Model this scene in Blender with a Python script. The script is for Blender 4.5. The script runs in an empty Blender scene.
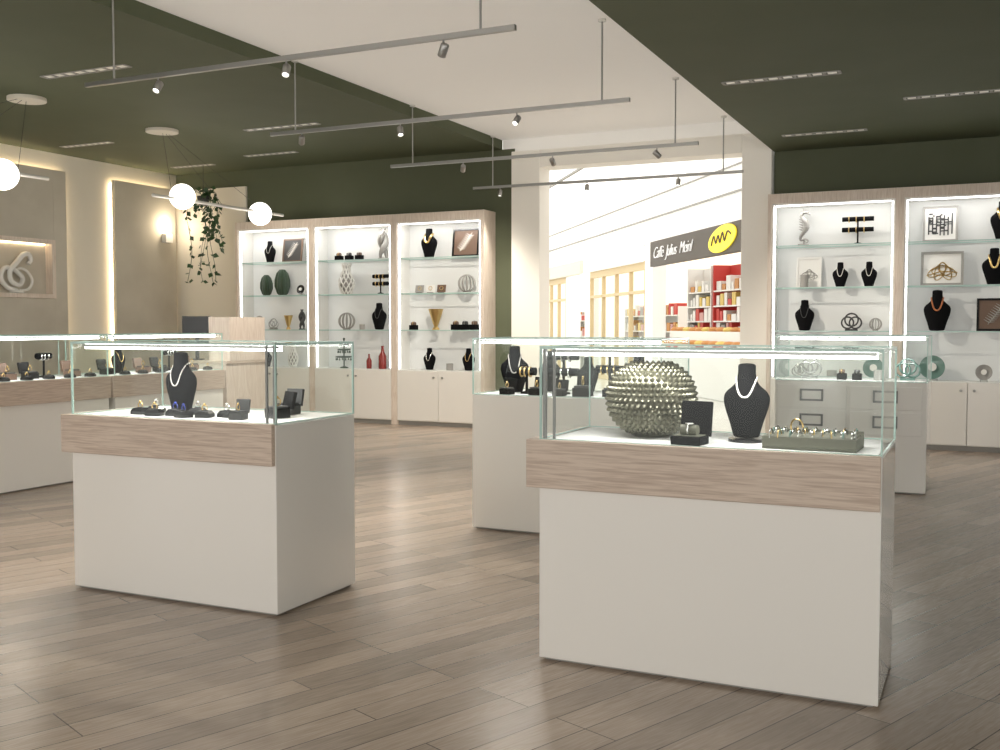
import bpy, bmesh, math, random
from mathutils import Vector, Matrix, Euler
R=random.Random(7)
S=bpy.context.scene
COL=S.collection
rad=math.radians
# ---------------------------------------------------------------- materials
def mat(name,col,rough=.5,metal=0,emis=0,ecol=None,spec=.5,coat=0):
    m=bpy.data.materials.new(name); m.use_nodes=True
    b=m.node_tree.nodes['Principled BSDF']
    b.inputs['Base Color'].default_value=(*col,1)
    b.inputs['Roughness'].default_value=rough
    b.inputs['Metallic'].default_value=metal
    b.inputs['Specular IOR Level'].default_value=spec
    b.inputs['Coat Weight'].default_value=coat
    if emis:
        b.inputs['Emission Color'].default_value=(*(ecol or col),1)
        b.inputs['Emission Strength'].default_value=emis
    return m
def N(m,t,**k):
    n=m.node_tree.nodes.new(t)
    for a,v in k.items(): setattr(n,a,v)
    return n
def L(m,a,b): m.node_tree.links.new(a,b)
def noisy(m,c1,c2,scale=4,detail=4,vec=(1,1,1),bump=0):
    b=m.node_tree.nodes['Principled BSDF']
    tc=N(m,'ShaderNodeTexCoord'); mp=N(m,'ShaderNodeMapping'); mp.inputs['Scale'].default_value=vec
    L(m,tc.outputs['Object'],mp.inputs['Vector'])
    n=N(m,'ShaderNodeTexNoise'); n.inputs['Scale'].default_value=scale; n.inputs['Detail'].default_value=detail
    L(m,mp.outputs[0],n.inputs['Vector'])
    r=N(m,'ShaderNodeValToRGB'); r.color_ramp.elements[0].position=.3; r.color_ramp.elements[1].position=.7
    r.color_ramp.elements[0].color=(*c1,1); r.color_ramp.elements[1].color=(*c2,1)
    L(m,n.outputs['Fac'],r.inputs[0]); L(m,r.outputs[0],b.inputs['Base Color'])
    if bump:
        bp=N(m,'ShaderNodeBump'); bp.inputs['Strength'].default_value=bump; bp.inputs['Distance'].default_value=.01
        L(m,n.outputs['Fac'],bp.inputs['Height']); L(m,bp.outputs[0],b.inputs['Normal'])
    return m
def wood(name,c1,c2,axis=0,sc=1.0):
    v=[80*sc,80*sc,80*sc]; v[axis]=3.5*sc
    m=mat(name,c1,.42)
    b=m.node_tree.nodes['Principled BSDF']
    tc=N(m,'ShaderNodeTexCoord'); mp=N(m,'ShaderNodeMapping'); mp.inputs['Scale'].default_value=v
    L(m,tc.outputs['Object'],mp.inputs['Vector'])
    n=N(m,'ShaderNodeTexNoise'); n.inputs['Scale'].default_value=1.6; n.inputs['Detail'].default_value=6; n.inputs['Distortion'].default_value=.5
    L(m,mp.outputs[0],n.inputs['Vector'])
    r=N(m,'ShaderNodeValToRGB'); e=r.color_ramp.elements
    e[0].position=.34; e[1].position=.58; e[0].color=(*c1,1); e[1].color=(*c2,1)
    L(m,n.outputs['Fac'],r.inputs[0]); L(m,r.outputs[0],b.inputs['Base Color'])
    return m
WHITE=mat('white_lacquer',(.87,.85,.81),.08,coat=.6)
WHITEIN=mat('white_interior',(.82,.815,.79),.4)
FELT=mat('white_display_cloth',(.86,.86,.84),.8)
BACKGLOW=mat('back_panel_added_glow',(.66,.665,.65),.35,emis=.08,ecol=(.97,1,.98))  # plain panel; slight emission added to whiten the cabinet interiors
WOODX=wood('washed_oak_lengthwise',(.50,.39,.315),(.67,.56,.47),0)
WOODZ=wood('washed_oak_upright',(.66,.55,.465),(.80,.705,.62),2)
GREEN=noisy(mat('olive_green_paint',(.05,.06,.035),.75),(.092,.110,.060),(.104,.122,.070),1.5)
GREENW=noisy(mat('olive_green_wall',(.06,.07,.045),.75),(.105,.120,.070),(.115,.130,.080),1.5)
CREAM=mat('cream_plaster',(.80,.76,.67),.8)
STONE=noisy(mat('beige_stone_panel',(.5,.45,.35),.7),(.53,.49,.41),(.63,.59,.505),1.6,5)
PORTAL=mat('portal_cream',(.88,.855,.79),.6,emis=.06,ecol=(1,.97,.9))  # faint emission added to lift the dim cream faces
CEIL=mat('white_ceiling_added_glow',(.82,.80,.76),.8,emis=.16,ecol=(1,.965,.91))  # plain white surface; emission added as fill light for the room
BLACK=mat('black_velvet',(.006,.006,.007),.85,spec=.1)
BLKG=mat('black_gloss',(.01,.01,.011),.25)
GREYD=mat('dark_grey',(.05,.05,.05),.5)
SILVER=mat('polished_silver',(.75,.75,.73),.2,1)
BRUSH=mat('brushed_steel',(.42,.42,.41),.38,1)
DARKST=mat('dark_steel',(.20,.20,.195),.4,.7)
GUN=mat('gunmetal_glaze',(.20,.195,.145),.28,.8)
GOLD=mat('gold',(.66,.47,.20),.3,1)
PEARL=mat('pearl',(.85,.82,.76),.2)
OLIVE=mat('olive_tray',(.15,.15,.11),.6)
CER=mat('white_ceramic',(.84,.83,.80),.25)
GREENC=mat('green_ceramic',(.04,.07,.045),.35)
TEAL=mat('teal_glass',(.14,.24,.21),.12)
RED=mat('red_glaze',(.24,.035,.03),.2)
ORANGE=mat('amber_enamel',(.50,.16,.05),.35)
BLUE=mat('blue_stone',(.03,.05,.3),.15)
GREY=mat('grey_stoneware',(.35,.34,.32),.5)
BROWN=mat('brown_board',(.16,.10,.07),.5)
LEAF=noisy(mat('pothos_leaf',(.03,.08,.02),.45),(.012,.04,.012),(.04,.10,.03),9)
LED=mat('led_white',(1,1,1),.5,emis=4.5,ecol=(1,.99,.96))
LEDC=mat('led_case_bar',(1,1,1),.5,emis=14,ecol=(1,.99,.96))
LEDW=mat('led_warm',(1,.8,.5),.5,emis=8,ecol=(1,.80,.52))
GLOBE=mat('opal_globe',(1,.97,.9),.3,emis=3.0,ecol=(1,.96,.88))
LENS=mat('lamp_lens',(1,1,1),.3,emis=4,ecol=(1,.95,.85))
DIM=mat('downlight_dim',(.4,.39,.35),.4,emis=.28,ecol=(1,.93,.8))
EDGE=mat('glass_edge',(.40,.54,.49),.12,emis=.08,ecol=(.7,.95,.87))  # emission imitates light caught in the glass edges
def glassmat():
    m=bpy.data.materials.new('clear_glass'); m.use_nodes=True
    nt=m.node_tree; nt.nodes.clear()
    o=N(m,'ShaderNodeOutputMaterial'); mx=N(m,'ShaderNodeMixShader')
    t=N(m,'ShaderNodeBsdfTransparent'); t.inputs[0].default_value=(.965,.985,.975,1)
    g=N(m,'ShaderNodeBsdfGlossy'); g.inputs['Roughness'].default_value=.01; g.inputs[0].default_value=(.9,.95,.93,1)
    f=N(m,'ShaderNodeLayerWeight'); f.inputs['Blend'].default_value=.5
    p=N(m,'ShaderNodeMath',operation='POWER'); p.inputs[1].default_value=5
    q=N(m,'ShaderNodeMath',operation='MULTIPLY_ADD'); q.inputs[1].default_value=.80; q.inputs[2].default_value=.024
    L(m,f.outputs['Facing'],p.inputs[0]); L(m,p.outputs[0],q.inputs[0])
    L(m,q.outputs[0],mx.inputs[0]); L(m,t.outputs[0],mx.inputs[1]); L(m,g.outputs[0],mx.inputs[2]); L(m,mx.outputs[0],o.inputs[0])
    return m
GLASS=glassmat()
def floormat():
    m=mat('oak_plank_floor',(.3,.25,.2),.24,spec=.5)
    b=m.node_tree.nodes['Principled BSDF']
    tc=N(m,'ShaderNodeTexCoord'); mp=N(m,'ShaderNodeMapping'); mp.inputs['Rotation'].default_value=(0,0,rad(-68))
    L(m,tc.outputs['Object'],mp.inputs['Vector'])
    br=N(m,'ShaderNodeTexBrick'); br.offset=.37; br.offset_frequency=3; br.squash=1
    i=br.inputs; i['Scale'].default_value=1; i['Brick Width'].default_value=1.35; i['Row Height'].default_value=.145
    i['Mortar Size'].default_value=.0026; i['Mortar Smooth'].default_value=.1; i['Bias'].default_value=0
    i['Color1'].default_value=(0,0,0,1); i['Color2'].default_value=(1,1,1,1); i['Mortar'].default_value=(.5,.5,.5,1)
    L(m,mp.outputs[0],br.inputs['Vector'])
    off=N(m,'ShaderNodeVectorMath',operation='MULTIPLY_ADD')
    sc=N(m,'ShaderNodeVectorMath',operation='SCALE'); sc.inputs['Scale'].default_value=37
    L(m,br.outputs['Color'],sc.inputs[0])
    off.inputs[1].default_value=(1.2,9,1); L(m,mp.outputs[0],off.inputs[0]); L(m,sc.outputs[0],off.inputs[2])
    n=N(m,'ShaderNodeTexNoise'); n.inputs['Scale'].default_value=1.7; n.inputs['Detail'].default_value=3; n.inputs['Distortion'].default_value=.6
    L(m,off.outputs[0],n.inputs['Vector'])
    w=N(m,'ShaderNodeMath',operation='MULTIPLY'); w.inputs[1].default_value=46; L(m,n.outputs['Fac'],w.inputs[0])
    sn=N(m,'ShaderNodeMath',operation='SINE'); L(m,w.outputs[0],sn.inputs[0])
    off2=N(m,'ShaderNodeVectorMath',operation='MULTIPLY'); off2.inputs[1].default_value=(2.2,7,1); L(m,off.outputs[0],off2.inputs[0])
    n2=N(m,'ShaderNodeTexNoise'); n2.inputs['Scale'].default_value=2.5; n2.inputs['Detail'].default_value=6
    L(m,off2.outputs[0],n2.inputs['Vector'])
    ad=N(m,'ShaderNodeMath',operation='MULTIPLY_ADD'); ad.inputs[1].default_value=.08; L(m,sn.outputs[0],ad.inputs[0]); L(m,n2.outputs['Fac'],ad.inputs[2])
    r=N(m,'ShaderNodeValToRGB'); e=r.color_ramp.elements
    e[0].position=.24; e[0].color=(.315,.242,.185,1); e[1].position=.76; e[1].color=(.455,.368,.295,1)
    L(m,ad.outputs[0],r.inputs[0])
    tone=N(m,'ShaderNodeMapRange'); tone.inputs['To Min'].default_value=.76; tone.inputs['To Max'].default_value=1.18
    L(m,br.outputs['Color'],tone.inputs['Value'])
    mul=N(m,'ShaderNodeVectorMath',operation='SCALE'); L(m,r.outputs[0],mul.inputs[0]); L(m,tone.outputs[0],mul.inputs['Scale'])
    mx=N(m,'ShaderNodeMix',data_type='RGBA'); mx.inputs['B'].default_value=(.09,.068,.052,1)
    L(m,br.outputs['Fac'],mx.inputs['Factor']); L(m,mul.outputs[0],mx.inputs['A']); L(m,mx.outputs['Result'],b.inputs['Base Color'])
    bp=N(m,'ShaderNodeBump'); bp.inputs['Strength'].default_value=.08; bp.inputs['Distance'].default_value=.004
    L(m,ad.outputs[0],bp.inputs['Height']); L(m,bp.outputs[0],b.inputs['Normal'])
    return m
FLOOR=floormat()
# ---------------------------------------------------------------- mesh builder
class B:
    def __init__(s): s.bm=bmesh.new(); s.mi=0
    def _m(s,fs):
        for f in fs: f.material_index=s.mi
    def box(s,x0,x1,y0,y1,z0,z1,M=None):
        v=[s.bm.verts.new((x,y,z)) for x in (x0,x1) for y in (y0,y1) for z in (z0,z1)]
        if M is not None:
            for q in v: q.co=M@q.co
        s._m([s.bm.faces.new([v[i] for i in f]) for f in ((0,1,3,2),(4,6,7,5),(0,4,5,1),(2,3,7,6),(0,2,6,4),(1,5,7,3))]); return s
    def quad(s,pts):
        s._m([s.bm.faces.new([s.bm.verts.new(p) for p in pts])]); return s
    def rings(s,rs,cap=True,closed=False):
        R_=[[s.bm.verts.new(p) for p in r] for r in rs]; n=len(R_[0]); fs=[]
        m=len(R_)
        for i in range(m if closed else m-1):
            a,b=R_[i],R_[(i+1)%m]
            for j in range(n):
                fs.append(s.bm.faces.new((a[j],a[(j+1)%n],b[(j+1)%n],b[j])))
        if cap and not closed:
            fs.append(s.bm.faces.new(R_[0][::-1])); fs.append(s.bm.faces.new(R_[-1]))
        s._m(fs); return s
    def lathe(s,prof,n=24,c=(0,0,0),sx=1,sy=1):
        return s.rings([[(c[0]+max(r,1e-4)*sx*math.cos(2*math.pi*j/n),c[1]+max(r,1e-4)*sy*math.sin(2*math.pi*j/n),c[2]+z) for j in range(n)] for r,z in prof])
    def tube(s,pts,r,n=8,closed=False):
        pts=[Vector(p) for p in pts]; m=len(pts)
        rr=r if isinstance(r,(list,tuple)) else [r]*m
        rs=[]; up=None
        for i,p in enumerate(pts):
            if closed: t=pts[(i+1)%m]-pts[i-1]
            else: t=pts[min(i+1,m-1)]-pts[max(i-1,0)]
            t.normalize()
            if up is None:
                up=Vector((0,0,1)) if abs(t.z)<.9 else Vector((1,0,0))
            u=(up-t*up.dot(t))
            if u.length<1e-4: u=t.orthogonal()
            u.normalize(); w=t.cross(u); up=u
            rs.append([p+(u*math.cos(2*math.pi*j/n)+w*math.sin(2*math.pi*j/n))*rr[i] for j in range(n)])
        return s.rings(rs,closed=closed)
    def torus(s,c,R0,r,axis='z',n=24,k=8,sx=1,sy=1):
        pts=[]
        for i in range(n):
            a=2*math.pi*i/n; x,y=R0*sx*math.cos(a),R0*sy*math.sin(a)
            q={'z':(x,y,0),'y':(x,0,y),'x':(0,x,y)}[axis]
            pts.append((c[0]+q[0],c[1]+q[1],c[2]+q[2]))
        return s.tube(pts,r,k,True)
    def sph(s,c,r,n=10,sz=1):
        k=max(5,n//2+1)
        return s.lathe([(r*math.sin(math.pi*i/k),-r*sz*math.cos(math.pi*i/k)) for i in range(k+1)],n,c)
    def done(s,name,mats,parent=None,loc=(0,0,0),rz=0,smooth=False,bevel=0,sub=0,label=None,cat=None,kind=None,group=None,rot=None):
        bmesh.ops.recalc_face_normals(s.bm,faces=s.bm.faces)
        me=bpy.data.meshes.new(name); s.bm.to_mesh(me); s.bm.free()
        if not isinstance(mats,(list,tuple)): mats=[mats]
        for m in mats: me.materials.append(m)
        if smooth:
            for p in me.polygons: p.use_smooth=True
            try: me.set_sharp_from_angle(angle=rad(40))
            except Exception: pass
        o=bpy.data.objects.new(name,me); COL.objects.link(o)
        o.location=loc; o.rotation_euler=rot or (0,0,rz)
        if parent: o.parent=parent
        if bevel:
            d=o.modifiers.new('bevel','BEVEL'); d.width=bevel; d.segments=2; d.limit_method='ANGLE'
        if sub:
            d=o.modifiers.new('subsurf','SUBSURF'); d.levels=sub; d.render_levels=sub
        if label: o['label']=label
        if cat: o['category']=cat
        if kind: o['kind']=kind
        if group: o['group']=group
        return o
def thing(name,label,cat,loc,rz=0,group=None):
    o=bpy.data.objects.new(name,None); o.empty_display_size=.05; COL.objects.link(o)
    o.location=loc; o.rotation_euler=(0,0,rz); o['label']=label; o['category']=cat
    if group: o['group']=group
    return o
def boxp(name,p,d,m,bevel=.003,**k): return B().box(*d).done(name,m,parent=p,bevel=bevel,**k)
def struct(name,d,m): return B().box(*d).done(name,m,kind='structure')
# ---------------------------------------------------------------- room shell
XL,YB=-12.19,13.3
HL,HR,HC=3.92,3.62,4.05
XS,XR=-6.22,-2.45
struct('floor',(XL,8,-4,YB+.3,-.1,0),FLOOR)
struct('wall_left',(XL-.2,XL,-4,YB+.2,0,HL),CREAM)
struct('wall_right',(8,8.2,7,YB+.2,0,HR),CREAM)
struct('wall_back_left',(XL,-6.03,YB,YB+.2,0,HL),GREENW)
struct('wall_back_right',(-2.45,8,YB,YB+.2,0,HR),GREENW)
struct('wall_back_cream',(XL,-10.72,YB-.04,YB,0,3.66),CREAM)
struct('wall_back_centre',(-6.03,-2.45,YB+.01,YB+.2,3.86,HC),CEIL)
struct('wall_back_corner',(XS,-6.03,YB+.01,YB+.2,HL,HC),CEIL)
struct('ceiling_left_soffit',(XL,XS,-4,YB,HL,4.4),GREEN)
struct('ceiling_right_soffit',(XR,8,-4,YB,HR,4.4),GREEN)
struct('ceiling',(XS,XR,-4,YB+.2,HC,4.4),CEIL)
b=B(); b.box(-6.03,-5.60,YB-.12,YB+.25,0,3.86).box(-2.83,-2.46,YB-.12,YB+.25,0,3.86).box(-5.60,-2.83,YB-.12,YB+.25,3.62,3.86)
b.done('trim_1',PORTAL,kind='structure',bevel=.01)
struct('baseboard_left',(XL,XL+.02,-4,YB-.04,0,.1),WHITE)
def panel(y0,y1,niche=None):
    b=B(); xa,xb=XL+.06,XL+.12
    if niche:
        a,c,z0,z1=niche
        b.box(xa,xb,y0,a,0,3.66).box(xa,xb,c,y1,0,3.66).box(xa,xb,a,c,0,z0).box(xa,xb,a,c,z1,3.66)
    else: b.box(xa,xb,y0,y1,0,3.66)
    return b
panel(5.5,10.92,(9.45,10.69,1.83,2.66)).done('wall_panel_stone',STONE,kind='structure',bevel=.004)
panel(11.84,13.15).done('wall_panel_stone',STONE,kind='structure',bevel=.004)
b=B()
for y in (10.89,11.87): b.box(XL+.003,XL+.045,y-.012,y+.012,.1,3.62)
b.box(XL+.003,XL+.045,5.55,10.87,3.61,3.635).box(XL+.003,XL+.045,11.9,13.1,3.61,3.635)
b.done('trim_2',LEDW,kind='structure')
b=B(); b.box(XL+.01,XL+.15,9.45,9.51,1.83,2.66).box(XL+.01,XL+.15,10.63,10.69,1.83,2.66).box(XL+.01,XL+.15,9.51,10.63,1.83,1.89).box(XL+.01,XL+.15,9.51,10.63,2.60,2.66)
b.done('trim_3',WOODZ,kind='structure')
struct('wall_niche_back',(XL+.001,XL+.012,9.5,10.64,1.88,2.61),STONE)
struct('trim_7',(XL+.02,XL+.035,9.53,10.61,2.585,2.60),LEDW)
# ---------------------------------------------------------------- glass panes
def pane(name,p,axis,c,u0,u1,v0,v1,t=.006,edge=.0045):
    b=B()
    def P(a,u,v): return {'x':(a,u,v),'y':(u,a,v),'z':(u,v,a)}[axis]
    b.quad([P(c,u0+edge,v0+edge),P(c,u1-edge,v0+edge),P(c,u1-edge,v1-edge),P(c,u0+edge,v1-edge)])
    b.mi=1
    for a0,a1,b0,b1 in ((u0,u1,v0,v0+edge),(u0,u1,v1-edge,v1),(u0,u0+edge,v0+edge,v1-edge),(u1-edge,u1,v0+edge,v1-edge)):
        lo=P(c-t/2,a0,b0); hi=P(c+t/2,a1,b1); b.box(lo[0],hi[0],lo[1],hi[1],lo[2],hi[2])
    return b.done(name,[GLASS,EDGE],parent=p)
def arealight(name,p,loc,sx,sy,w,col=(1,.975,.94),rot=(0,0,0)):
    l=bpy.data.lights.new(name,'AREA'); l.shape='RECTANGLE'; l.size=sx; l.size_y=sy; l.energy=w; l.color=col
    o=bpy.data.objects.new(name,l); COL.objects.link(o); o.location=loc; o.rotation_euler=rot
    if p: o.parent=p
    return o
TZ,GZ=.96,1.36
def case(cx,cy,w,d,label,rz=0,wood_front=True,post=0,drawers=False,light=5,group='glass-topped jewellery cases'):
    e=thing('display_case',label,'display case',(cx,cy,0),rz,group)
    hw,hd=w/2,d/2
    boxp('plinth',e,(-hw+.02,hw-.02,-hd+.02,hd-.02,0,.03),GREY)
    boxp('body',e,(-hw,hw,-hd,hd,.012,TZ-.005),WHITE,.004)
    boxp('display_floor',e,(-hw+.02,hw-.02,-hd+.02,hd-.02,TZ-.004,TZ),FELT,0)
    if wood_front: boxp('drawer_front',e,(-hw-.05,hw-.003,-hd-.03,-hd+.0,.755,TZ+.002),WOODX,.004); boxp('side_rail',e,(-hw-.05,-hw,-hd,hd,.755,TZ+.002),WOODX,.003)
    else: boxp('drawer_front',e,(-hw,hw,hd,hd+.03,.755,TZ+.002),WOODX,.004)
    if drawers:
        for i in range(2):
            for j in range(2):
                x0=-hw+.03+i*(w/2-.02); x1=x0+w/2-.05; z0=.50+j*.22
                dr=boxp('drawer',e,(x0,x1,-hd-.02,-hd,z0,z0+.20),WHITE,.003)
                xc=(x0+x1)/2
                b=B(); y=-hd-.034
                for q in ((xc-.10,xc+.10,z0+.15,z0+.166),(xc-.10,xc+.10,z0+.06,z0+.076),(xc-.10,xc-.084,z0+.06,z0+.166),(xc+.084,xc+.10,z0+.06,z0+.166)): b.box(q[0],q[1],y,y+.016,q[2],q[3])
                b.done('handle',DARKST,parent=dr)
    g=.004
    pane('glass_panel',e,'y',-hd+g,-hw,hw,TZ,GZ-.007)
    pane('glass_panel',e,'y',hd-g,-hw,hw,TZ,GZ-.007)
    pane('glass_panel',e,'x',-hw+g,-hd+.008,hd-.008,TZ,GZ-.007)
    pane('glass_panel',e,'x',hw-g,-hd+.008,hd-.008,TZ,GZ-.007)
    pane('glass_top',e,'z',GZ-.003,-hw,hw,-hd,hd,t=.007,edge=.006)
    b=B(); b.box(-hw+.03,hw-.03,-hd+.06,-hd+.075,GZ-.028,GZ-.014); b.done('light_bar_housing',BRUSH,parent=e)
    b=B(); b.box(-hw+.03,hw-.03,-hd+.076,-hd+.100,GZ-.040,GZ-.012); b.done('light_bar',LEDC,parent=e)
    if post:
        x=post*(hw-.018)
        b=B(); b.box(x-.006,x+.006,-hd+.012,-hd+.03,TZ,GZ-.012); b.box(x-.006-post*.045,x+.004-post*.045,-hd+.012,-hd+.022,TZ,GZ-.012); b.done('support_post',DARKST,parent=e)
    if light: arealight('case_lamp',e,(0,-hd+.14,GZ-.04),w-.2,.05,light,rot=(rad(12),0,0))
    return e
case(-3.845,4.46,1.38,.70,'white jewellery case, washed oak band, glass top, black bust inside',post=1,light=4)
case(-1.033,4.376,1.387,.62,'white jewellery case with oak band holding spiky round vase',post=-1,light=4)
case(-2.6,6.88,1.38,.70,'plain white jewellery case with black stands under glass',wood_front=False,light=4)
case(-1.075,9.80,1.27,.70,'white jewellery case with drawers and square metal handles',wood_front=False,drawers=True,light=3)
for i,y in enumerate((4.92,6.56,8.20)):
    case(-7.93,y,1.56,.66,'white wall-side jewellery counter with oak band and glass top',rz=rad(90),light=4,group='jewellery counters along the stone wall')
# ---------------------------------------------------------------- wall cabinets
YF=12.92
SH=[.80,1.38,1.91,2.42]
def cabinet(x0,x1,label,right=False):
    w=x1-x0; hw=w/2
    e=thing('display_cabinet',label,'cabinet',((x0+x1)/2,YF,0),0,'tall lit wall cabinets')
    D=YB-YF-.005; pw=.05
    b=B(); b.box(-hw,-hw+pw,0,D,0,3.05).box(hw-pw,hw,0,D,0,3.05).box(-hw+pw,hw-pw,0,D,2.93,3.05); b.done('frame',WOODZ,parent=e,bevel=.003)
    b=B(); b.box(-hw+pw,-hw+pw+.015,.02,D,.8,2.93).box(hw-pw-.015,hw-pw,.02,D,.8,2.93).box(-hw+pw+.015,hw-pw-.015,.02,D,2.91,2.93); b.done('lining',WHITEIN,parent=e)
    boxp('back_panel',e,(-hw+pw+.015,hw-pw-.015,D-.02,D,.8,2.91),BACKGLOW,0)
    boxp('base',e,(-hw+pw,hw-pw,.02,D,.06,.80),WHITEIN,.002)
    boxp('kickboard',e,(-hw+pw,hw-pw,.05,D,0,.06),GREY,0)
    for s in (-1,1):
        a,c=sorted((s*.004,s*(hw-pw-.004)))
        d=boxp('door',e,(a,c,0,.02,.07,.79),WHITE,.003)
        B().lathe([(0,0),(.013,0),(.016,.012),(.013,.022),(0,.024)],14).done('knob',BRUSH,parent=d,loc=(s*.07,0,.70),rot=(rad(90),0,0),smooth=True)
    for z in SH[1:]:
        pane('glass_shelf',e,'z',z-.006,-hw+pw+.015,hw-pw-.015,.03,D-.022,t=.012,edge=.012)
    b=B()
    for s in (-1,1): b.box(s*(hw-pw-.03)-.008,s*(hw-pw-.03)+.008,.03,.045,.82,2.9)
    b.box(-hw+pw+.05,hw-pw-.05,.03,.05,2.895,2.909)
    b.done('light_strip',LED,parent=e)
    arealight('cabinet_fill_light',e,(0,.05,2.88),w-.3,.03,3.5,rot=(rad(14),0,0))  # added fill light so the shelf goods are not dark in front
    return e
UN=[(-10.66,-9.23),(-9.23,-7.785),(-7.785,-6.325),(-2.45,-.935),(-.935,.58),(.58,2.1)]
for i,(a,c) in enumerate(UN): cabinet(a,c,'tall washed-oak wall cabinet, lit white interior, glass shelves, two doors')
def sx(u,f): a,c=UN[u]; return a+.07+(c-a-.14)*f
SY=YF+.18
# ---------------------------------------------------------------- display items
SEC=[(0,.17,.13),(.04,.18,.135),(.2,.22,.145),(.38,.29,.15),(.52,.32,.15),(.61,.29,.14),(.67,.21,.13),(.73,.145,.12),(.82,.12,.115),(.93,.115,.11),(1,.125,.115)]
def secat(z):
    for (a,r1,s1),(b_,r2,s2) in zip(SEC,SEC[1:]):
        if a<=z<=b_:
            t=(z-a)/(b_-a); return r1+(r2-r1)*t,s1+(s2-s1)*t
    return SEC[-1][1:]
def bust(loc,h,rz=0,neck=None,beads=False,style='',m=BLACK,rneck=.012,low=.42,group=None):
    n=20
    rs=[[(h*rx*math.cos(2*math.pi*j/n),h*ry*math.sin(2*math.pi*j/n),h*z) for j in range(n)] for z,rx,ry in SEC]
    lab={'':'bare black necklace bust'}.get(style,'black velvet necklace bust wearing '+style)
    B().rings(rs).done('necklace_bust',m,loc=loc,rz=rz,smooth=True,sub=2,label=lab,cat='bust',group=group)
    if neck:
        pts=[]
        K=36 if beads else 18
        for i in range(K+1):
            t=-1+2*i/K; z=low+(.80-low)*abs(t)**1.6
            x=.135*math.copysign(abs(t)**.62,t); rx,ry=secat(z)
            q=min(abs(x)/(rx+.006),1.0)
            y=-(ry+.004)*math.sqrt(max(0,1-q*q))-.006
            pts.append(Vector((x*h,y*h,z*h)))
        for i in range(1,8):
            a=math.pi*i/8
            pts.append(Vector((.135*h*math.cos(a),.13*h*math.sin(a),(.80+.02*math.sin(a))*h)))
        b=B()
        if beads:
            for p in pts: b.sph(p,rneck*h,8)
        else: b.tube(pts,rneck*h,6,True)
        b.done('necklace',neck,loc=loc,rz=rz,smooth=True,label=style+' draped on a black bust',cat='necklace',group=group and 'necklaces on busts')
def ring_box(loc,s=.055,rz=0,open_=True,col=BLACK,ring=GOLD):
    e=thing('ring_box','small black jewellery box with raised lid' if open_ else 'small closed black jewellery box','jewellery box',loc,rz)
    h=s*.5
    boxp('base',e,(-h,h,-h,h,0,s*.5),col,.002)
    boxp('cushion',e,(-h*.85,h*.85,-h*.85,h*.85,s*.5,s*.62),GREYD,.002)
    if open_: B().box(-h,h,0,s*.22,0,s*.95).done('lid',col,parent=e,loc=(0,h,s*.45),rot=(rad(-14),0,0),bevel=.002)
    if ring:
        b=B(); b.torus((0,0,s*.62+s*.22),s*.2,s*.03,'x',16,6); b.sph((0,0,s*.62+s*.46),s*.08,8)
        b.done('ring',ring,loc=loc,rz=rz,smooth=True,label='finger ring upright in a jewellery box',cat='ring')
def ring_pad(loc,rz=0,stone=GOLD,k_=1.0):
    e=thing('ring_holder','low dark pad holding one ring','ring holder',loc,rz,'ring pads in a row')
    b=B(); b.rings([[(x*.042*k,y*.034*k,z) for x,y in ((-1,-1),(1,-1),(1,1),(-1,1))] for k,z in ((1,0),(1,.018),(.7,.036))]); b.done('pad',BLKG,parent=e,bevel=.002)
    boxp('slot',e,(-.018,.018,-.004,.004,.034,.040),GREYD,0)
    b=B(); b.torus((0,0,.050),.015,.003,'y',16,6); b.sph((0,0,.068),.008,8)
    b.done('ring',stone,loc=loc,rz=rz,smooth=True,label='finger ring standing in a dark pad',cat='ring',group='rings on pads')
def tbar(loc,w=.2,h=.2,m=GOLD,bars=1,rz=0):
    e=thing('bracelet_stand','black T-bar bracelet stand','jewellery stand',loc,rz)
    b=B(); b.lathe([(0,0),(.045,0),(.045,.012),(.012,.02),(0,.02)],18); b.done('base',BLACK,parent=e,smooth=True)
    b=B().tube([(0,0,.015),(0,0,h)],.01,10); b.done('post',BLACK,parent=e)
    for k in range(bars):
        z=h*(1-.42*k)
        B().tube([(-w/2,0,z),(w/2,0,z)],.028,12).done('bar',BLACK,parent=e,smooth=True)
        b=B()
        for x in (-.28,-.05,.2): b.torus((x*w,0,z-.004),.033,.006,'x',16,6)
        b.done('bracelet',m,loc=loc,rz=rz,smooth=True,label='row of bangles on a black bar',cat='bracelet')
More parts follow.
